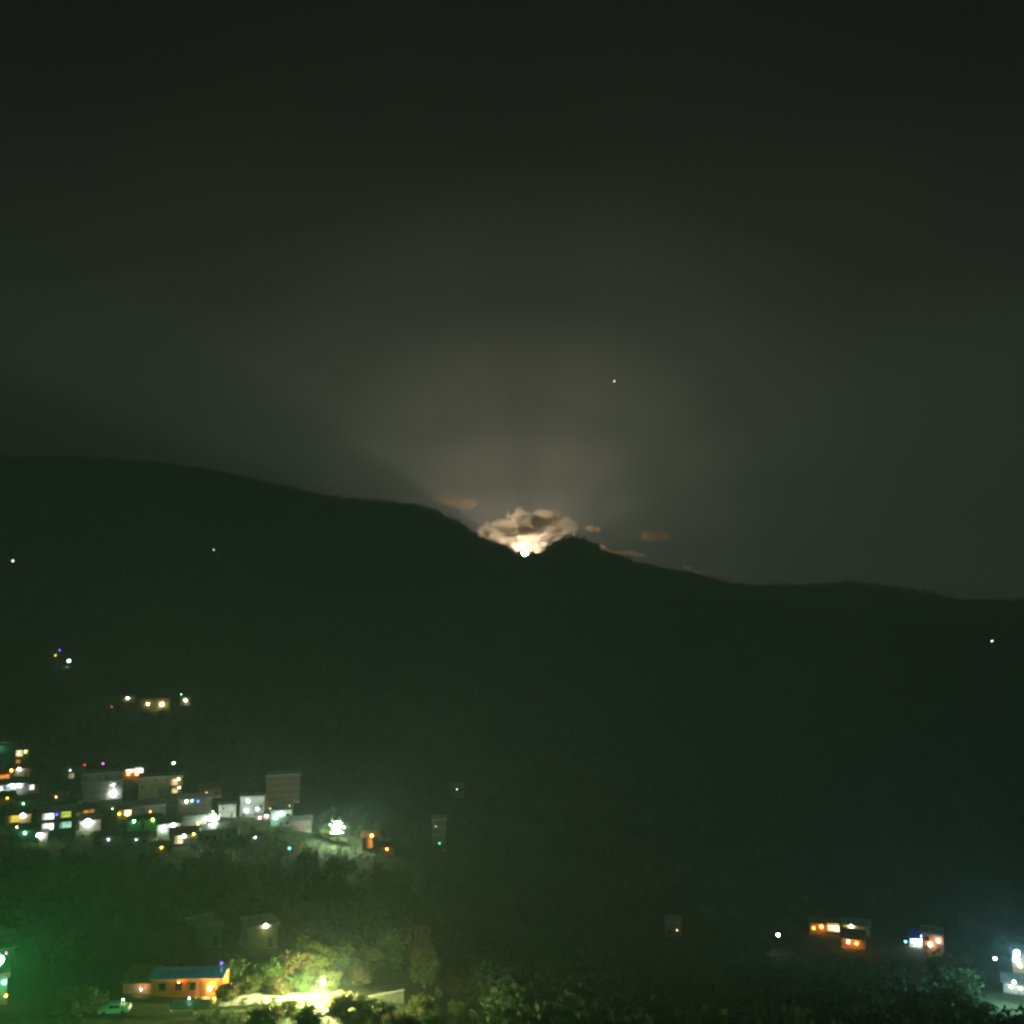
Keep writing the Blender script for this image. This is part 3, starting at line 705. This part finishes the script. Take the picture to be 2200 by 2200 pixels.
def orange_house():
    p = ground(400, 2142); k = mpp(p)
    r = tag(empty('roadside_house', p, -math.atan2(p.x, p.y) - .28), 'orange lit house with a blue tin roof standing beside the road', 'house')
    BUILT.append((p.x, p.y, 11))
    w, d, h = 10.6, 3.8, 2.75
    MB().box(-w / 2, w / 2, 0, d, 0, h).build('wall', mat('orange_painted_wall', (.62, .22, .07), .85, .25, .7, bump=.2), r)
    MB().box(-w / 2 - .4, w / 2 + .4, -1.6, d + .3, -4.5, -.002).build('plinth', M_CONC, r)
    # blue corrugated roof: ridged sheet
    n = 44; v, f = [], []
    for i in range(n + 1):
        x = -w / 2 - .3 + (w + .6) * i / n
        dz = .05 if i % 2 else 0
        for (y, z) in ((-.55, h + .05), (d * .5, h + .55), (d + .4, h + .1)):
            v.append((x, y, z + dz))
    m0 = len(v); v += [(a, b, c - .05) for a, b, c in v]
    for i in range(n):
        for j in range(2):
            a = i * 3 + j
            f.append((a, a + 3, a + 4, a + 1)); f.append((m0 + a, m0 + a + 1, m0 + a + 4, m0 + a + 3))
    for i in range(n):
        a = i * 3; f.append((a, m0 + a, m0 + a + 3, a + 3)); a += 2; f.append((a, a + 3, m0 + a + 3, m0 + a))
    ro = obj('roof', v, f, M_TINB, r)
    for x in (-3.6, -1.2, 1.0):
        window(r, x - .5, x + .5, 1.0, 2.1, None, 0)
    dr = MB().box(2.0, 2.95, -.06, -.002, .02, 2.1).build('door', M_DOOR, r)
    MB().ball((2.85, -.09, 1.05), .05, 8, 5).build('handle', M_STEEL, dr)
    wall_lamp(r, 3.7, 1.45, 0, .2, 'amber', 480, .8)
    wall_lamp(r, -1.0, 2.35, 0, .045, 'orange', 800, .6)  # tiny added lamp, brightens the middle of the orange wall
    # veranda on thin posts with a low kerb wall
    for x in (-w / 2 + .2, -1.8, 1.7, w / 2 - .2):
        MB().box(x - .06, x + .06, -1.5, -1.38, 0, h - .35).build('veranda_post', M_FRAME, r)
    # side wing, lower, with pink wall
    wg = MB().box(-w / 2 - 4.4, -w / 2 - .01, .8, 5.2, -.6, 1.9).build('side_wing', M_WALL['pink'], r)
    rb = MB().prism([(.3, 0), (.3, .1), (5.6, .9), (5.6, .8)], -w / 2 - 4.7, -w / 2 - .02)
    rb.v = [(y, x, z + 1.91) for x, y, z in rb.v]; rb.f = [q[::-1] for q in rb.f]
    rb.build('wing_roof', M_TINR, r)
    wall_lamp(r, -w / 2 - 1.4, 1.3, .8, .05, 'warm', 700, 1.0)  # small added lamp, no bulb seen there, brightens the wing wall
    # roof mast with a violet bulb
    ms = MB().tube([(w / 2 - .5, 1.0, h + .2), (w / 2 - .5, 1.0, h + 1.5)], [.04, .035], 6).build('mast', M_STEEL, r)
    MB().ball((w / 2 - .5, 1.0, h + 1.62), .2, 10, 7).build('bulb', glowmat('blue', (.16, .10, 1), 5), ms, True)
    return r
orange_house()

# lower terrace wall with tin awning in front of the orange house
p = ground(418, 2176)
tw = tag(empty('terrace_shelter', p, -math.atan2(p.x, p.y) - .25), 'low open shelter with a pale tin roof below the orange house', 'shelter')
BUILT.append((p.x, p.y, 6))
v = [(-3.4, -.9, .95), (3.4, -.9, .95), (3.4, 1.2, 1.35), (-3.4, 1.2, 1.35)]
v += [(a, b, c - .06) for a, b, c in v]
obj('roof', v, [(0, 1, 2, 3), (7, 6, 5, 4), (0, 4, 5, 1), (1, 5, 6, 2), (2, 6, 7, 3), (3, 7, 4, 0)], M_TIN, tw)
for x in (-3.1, 0, 3.1):
    MB().box(x - .05, x + .05, -.8, -.7, -1.5, .90).build('post', M_FRAME, tw)
    MB().box(x - .05, x + .05, 1.0, 1.1, -1.5, 1.24).build('post', M_FRAME, tw)
wall_lamp(tw, 2.5, 1.55, 1.1, .10, 'yellow', 45, .4)
wall_lamp(tw, -1.0, 1.7, 1.1, .08, 'mint', 40, .4)

def car(label, px, py, rz, paint):
    p = ground(px, py)
    r = tag(empty('parked_car', p + Vector((0, 0, .05)), rz), label, 'car')
    BUILT.append((p.x, p.y, 4))
    prof = [(-2.0, .35), (-2.05, .62), (-1.95, .85), (-1.25, .95), (-.70, 1.42), (.75, 1.46), (1.45, 1.02), (1.95, .95), (2.05, .6), (2.0, .35)]
    bm_ = MB(); n = len(prof); ys = [(-.82, .86), (-.74, 1.0), (.74, 1.0), (.82, .86)]
    for y, s in ys:
        for x, z in prof: bm_.v.append((x * (.98 if s < 1 else 1), y * (1 if z < 1 else .84), .35 + (z - .35) * (s if z > .7 else 1)))
    for i in range(3):
        for j in range(n):
            j2 = (j + 1) % n
            bm_.f.append((i * n + j, i * n + j2, (i + 1) * n + j2, (i + 1) * n + j))
    bm_.f.append(tuple(range(n))[::-1]); bm_.f.append(tuple(3 * n + j for j in range(n)))
    bm_.build('body', paint, r)
    gl = MB().box(-.62, .02, -.79, -.70, .98, 1.30).box(.08, .72, -.79, -.70, .98, 1.30).box(-.62, .02, .70, .79, .98, 1.30).box(.08, .72, .70, .79, .98, 1.30)
    gl.build('side_window', M_GLASS, r)
    for x in (-1.25, 1.25):
        for y in (-.78, .78):
            wb = MB().tube([(x, y - .09, .31), (x, y + .09, .31)], [.31, .31], 16).build('wheel', mat('tyre_rubber', (.02, .02, .02), .9), r)
            s = 1 if y > 0 else -1
            MB().tube([(x, y + s * .085, .31), (x, y + s * .1, .31)], [.19, .17], 12).build('rim', M_STEEL, wb)
    for y in (-.55, .55):
        MB().ball((-2.0, y, .68), .12, 8, 6).build('headlight', mat('headlight_glass', (.6, .6, .58), .2), r, True)
    return r
car('pale small car parked on the dark verge below the orange house', 246, 2178, .15, mat('pale_car_paint', (.62, .66, .62), .35, .05))
street_lamp('small pole lamp standing over the parked pale car', 262, 2150, 3.0, .10, 'mint', 28, 'road lamps', .5)

N_ = 'houses near the road'
house('pale flat walled house at the foot of the dark slope', 420, 476, 1994, 2036, 'olive', 'flat', yaw=.35, group=N_, dark=True)
house('flat roofed house under a white lamp above the bushes', 532, 596, 1996, 2038, 'olive', 'flat', yaw=.25, group=N_, lamps=[(568, 1991, .28, 'cream', 50)])
house('house cut by the photo edge with a violet grey roof', -50, 24, 2030, 2080, 'grey', 'shed', 'tin', group=N_, lamps=[(8, 2050, .08, 'pink', 6)])
house('teal house cut by the photo edge beside an orange bulb', -60, 8, 2108, 2160, 'teal', 'flat', group=N_, lamps=[(2, 2116, .16, 'mint', 20), (7, 2144, .12, 'orange', 22)])

# ------------------------------------------------------------------ trees by the lamp
M_LEAF = [mat('leaf_yellow_green', (.105, .125, .028), .6, .35, .8, transl=.35), mat('leaf_mid_green', (.060, .105, .030), .6, .35, .8, transl=.35), mat('leaf_olive', (.110, .100, .040), .6, .35, .8, transl=.35)]
M_BARK = mat('bark', (.09, .07, .05), .9, .3, 4, bump=.4)

def crown_mesh(name, m, seed, nclump=16, nleaf=70, leaf=.30):
    g = np.random.default_rng(seed)
    v, f = [], []
    cen = []
    for _ in range(nclump):
        while True:
            c = g.uniform(-1, 1, 3)
            if .25 < np.linalg.norm(c) < 1: break
        cen.append(c * np.array([.78, .78, .72]))
    P = np.concatenate([c + g.normal(0, 1, (nleaf, 3)) * np.array([.17, .17, .13]) for c in cen])
    n = len(P)
    a = g.normal(size=(n, 3)); a /= np.linalg.norm(a, axis=1)[:, None]
    b = np.cross(a, g.normal(size=(n, 3))); b /= np.linalg.norm(b, axis=1)[:, None]
    s = leaf * g.uniform(.6, 1.3, n)[:, None] * .33
    q = np.stack([P - a * s, P + b * s * .6, P + a * s, P - b * s * .6], 1).reshape(-1, 3)
    me = bpy.data.meshes.new(name)
    me.from_pydata(q.tolist(), [], [(4 * i, 4 * i + 1, 4 * i + 2, 4 * i + 3) for i in range(n)])
    me.materials.append(m); me.update()
    return me
CROWNS = [crown_mesh('crown', M_LEAF[i % 3], 100 + i, 19 + 4 * (i % 3), 95) for i in range(6)]
def trunk_mesh(seed, bush=False):
    g = random.Random(seed); mb = MB()
    z1 = .62
    mb.tube([(0, 0, -.15), (.02, .01, .25), (g.uniform(-.05, .05), g.uniform(-.05, .05), z1)], [.035, .028, .018], 7)
    for _ in range(5):
        a = g.uniform(0, 2 * PI); l = g.uniform(.2, .34); z = g.uniform(.3, .55)
        mb.tube([(0, 0, z), (math.cos(a) * l * .5, math.sin(a) * l * .5, z + .14), (math.cos(a) * l, math.sin(a) * l, z + .26)], [.016, .011, .005], 5)
    me = bpy.data.meshes.new('trunk'); me.from_pydata(mb.v, [], mb.f); me.materials.append(M_BARK); me.update()
    return me
TRUNKS = [trunk_mesh(i) for i in range(3)]

def tree(i, label, px, py, hpx, rpx, kind='tree', group='trees round the road lamp'):
    p = ground(px, py); k = mpp(p)
    h, r = hpx * k, rpx * k
    root = tag(empty('tree' if kind == 'tree' else 'bush', p, random.uniform(0, 6)), label, kind, group)
    t = bpy.data.objects.new('trunk', TRUNKS[i % 3]); COL.objects.link(t); t.parent = root; t.scale = (h * .9, h * .9, h)
    c = bpy.data.objects.new('crown', CROWNS[i % 6]); COL.objects.link(c); c.parent = root
    cz = .60 * h if kind == 'tree' else .5 * h
    c.location = (0, 0, cz); c.scale = (r * 1.25, r * 1.25, (h - cz) * 1.12 if kind == 'tree' else .6 * h)
    BUILT.append((p.x, p.y, 2.5))
    return root

tl = [
 ('brightest bush, right beside the road lamp on its uphill side', 706, 2131, 44, 24, 'bush'),
 ('second brightest bush, on the uphill edge of the bright road', 648, 2133, 40, 25, 'bush'),
 ('pale lit bush on the uphill edge near the thin end of the road', 598, 2137, 32, 24, 'bush'),
 ('bushy tree filling the gap beside the brightest tree', 652, 2104, 84, 34, 'tree'),
 ('feathery tree between the yellow tree and the brownish tree', 752, 2092, 84, 32, 'tree'),
 ('broad tree behind the far end of the parapet wall', 868, 2088, 92, 38, 'tree'),
 ('low bush at the thin end of the bright road', 540, 2136, 34, 26, 'bush'),
 ('yellow green tree behind the thin end of the bright road', 575, 2128, 62, 30, 'tree'),
 ('pale yellow tree glowing behind the middle of the bright road', 628, 2122, 72, 32, 'tree'),
 ('brightest tree, directly behind the dazzling road lamp', 680, 2112, 74, 34, 'tree'),
 ('yellow tree just past the dazzling road lamp', 728, 2108, 72, 30, 'tree'),
 ('bush tucked between the road lamp and the parapet wall', 765, 2118, 42, 26, 'bush'),
 ('brownish tree standing over the near end of the parapet wall', 792, 2108, 70, 28, 'tree'),
 ('tall arching tree behind the middle of the parapet wall', 838, 2104, 100, 34, 'tree'),
 ('tallest dim tree at the dark end of the lit grove', 892, 2102, 118, 38, 'tree'),
 ('round tree at the far end of the parapet wall', 912, 2124, 70, 30, 'tree'),
 ('dim tree behind the grove, rising over its roofline', 800, 2070, 62, 36, 'tree'),
 ('low bush in shade in front of the bright road', 575, 2196, 34, 32, 'bush'),
 ('bush in front of the bright road, under its thin end', 620, 2178, 26, 24, 'bush'),
 ('leafy bush in front of the widest part of the bright road', 664, 2200, 34, 34, 'bush'),
 ('bush below the road lamp with a yellow lit top', 728, 2176, 42, 30, 'bush'),
 ('bush under the near end of the parapet wall', 782, 2186, 40, 30, 'bush'),
 ('dark bush under the middle of the parapet wall', 826, 2200, 44, 28, 'bush'),
 ('round bush at the bottom of the photo under the grove', 858, 2226, 50, 34, 'bush'),
 ('pale green bush below the far end of the parapet wall', 905, 2186, 46, 28, 'bush'),
 ('brownish bush at the bottom of the photo past the grove', 925, 2232, 44, 30, 'bush'),
 ('small lit bush standing apart from the grove on the dark slope', 972, 2128, 26, 22, 'bush'),
 ('small dim bush apart from the grove, lower down the slope', 980, 2176, 24, 18, 'bush'),
 ('dark tree between the orange house and the bright road', 500, 2124, 62, 26, 'tree'),
 ('dark bush beside the violet bulb of the orange house', 486, 2150, 40, 24, 'bush'),
 ('dim bush low in the dark corner near the valley houses', 2104, 2182, 34, 26, 'bush'),
]
for i, (lab, x, y, h_, r_, kd) in enumerate(tl):
    tree(i, lab, x, y, h_, r_, kd, 'trees round the road lamp' if x < 1100 else None)
for i, (lab, x, y, h_, r_) in enumerate((
 ('yellow lit tree under the small white lamp of the upper street', 348, 1674, 30, 13),
 ('olive tree at the dark end of the upper street', 388, 1676, 22, 14),
 ('green lit tree behind the shining yellow house', 345, 1500, 34, 18),
 ('low green tree on the slope between the shining yellow house and the pale shed', 300, 1494, 22, 14),
 ('round green tree at the bright end of the shining yellow house', 372, 1502, 30, 14),
 ('tree beside the white street lamp of the valley', 1674, 2030, 26, 9),
 ('tree with a pale lit crown beside the big lamp of the town', 420, 1770, 26, 12),
 ('tree in the glow under the floodlight at the end of the town', 700, 1806, 24, 14))):
    tree(i + 2, lab, x, y, h_, r_, 'tree', 'lit trees of the town')

# ------------------------------------------------------------------ forest mass on the slopes
def forest():
    xs = []
    gx = random.Random(5)
    def try_add(a, D, h):
        x, y = math.sin(a) * D, math.cos(a) * D
        for bx, by, br in BUILT:
            if (x - bx) ** 2 + (y - by) ** 2 < (br + h * .35) ** 2: return
        # leave the cleared line of sight from the camera to the houses: trees in front of a house stay low
        xs.append((x, y, ground_z(x, y), h, D))
    def blocked(a, D, h):
        x, y = math.sin(a) * D, math.cos(a) * D
        for bx, by, br in BUILT:
            bd = math.hypot(bx, by)
            if bd > D and bd < D + 60 + 0 * h:
                ba = math.atan2(bx, by)
                if abs(ba - a) * bd < br and D > bd - 45: return True
        return False
    for _ in range(9000):
        D = math.exp(gx.uniform(math.log(120), math.log(2500)))
        a = gx.uniform(-.62, .62)
        h = gx.uniform(4, 8) if D < 500 else gx.uniform(6, 13)
        if D < 175 and a < -.02: h = gx.uniform(1.2, 2.6)
        if blocked(a, D, h): continue
        try_add(a, D, h)
    for _ in range(3200):
        D = gx.uniform(88, 190); a = gx.uniform(-.62, .62); h = gx.uniform(.7, 2.4)
        if blocked(a, D, 1): continue
        try_add(a, D, h)
    for i_ in range(2000):               # low growth between the town houses
        q = ground(gx.uniform(-20, 860), gx.uniform(1600, 1870)) if i_ < 900 else ground(gx.uniform(400, 880), gx.uniform(1768, 1875))
        if any((q.x - bx) ** 2 + (q.y - by) ** 2 < 9 for bx, by, br in BUILT): continue
        xs.append((q.x, q.y, q.z, gx.uniform(.7, 2.0), math.hypot(q.x, q.y)))
    for _ in range(520):                 # low growth on the bank under the road and round the grove
        q = ground(gx.uniform(430, 1000), gx.choice((gx.uniform(2158, 2260), gx.uniform(2158, 2260), gx.uniform(2060, 2120))))
        if any((q.x - bx) ** 2 + (q.y - by) ** 2 < 9 for bx, by, br in BUILT if br == 4.5): continue
        xs.append((q.x, q.y, q.z, gx.uniform(.5, 1.5), math.hypot(q.x, q.y)))
    for _ in range(4200):
        D = gx.uniform(2550, 2612); a = gx.uniform(-.6, .6)
        try_add(a, D, gx.uniform(4, 9) if gx.random() < .75 else gx.uniform(9, 16))
    V, n0 = [], 0
    for i, (x, y, z, h, D) in enumerate(xs):
        nq = 70 if D < 420 else (34 if D < 900 else 16)
        r = h * .36
        u = rng.normal(size=(nq, 3)); u /= np.linalg.norm(u, axis=1)[:, None]
        u *= rng.uniform(.45, 1.05, (nq, 1))
        P = np.array([x, y, z + h * .55]) + u * np.array([r, r, h * .45])
        a_ = rng.normal(size=(nq, 3)); a_ /= np.linalg.norm(a_, axis=1)[:, None]
        b_ = np.cross(a_, rng.normal(size=(nq, 3))); b_ /= np.linalg.norm(b_, axis=1)[:, None]
        s = r * (.22 if D < 420 else .32 if D < 900 else .45) * rng.uniform(.6, 1.3, (nq, 1))
        V.append(np.stack([P - a_ * s, P + b_ * s * .8, P + a_ * s, P - b_ * s * .8], 1).reshape(-1, 3))
    V = np.concatenate(V).astype(np.float32)
    n = len(V) // 4
    me = bpy.data.meshes.new('forest')
    me.vertices.add(len(V)); me.vertices.foreach_set('co', V.ravel())
    me.loops.add(4 * n); me.loops.foreach_set('vertex_index', np.arange(4 * n, dtype=np.int32))
    me.polygons.add(n); me.polygons.foreach_set('loop_start', np.arange(0, 4 * n, 4, dtype=np.int32))
    me.update(calc_edges=True)
    me.materials.append(mat('forest_leaf', (.055, .095, .038), .7, .4, .03, transl=.25))
    o = bpy.data.objects.new('forest', me); COL.objects.link(o)
    tag(o, 'dark forest covering the slopes', kind='stuff')
forest()
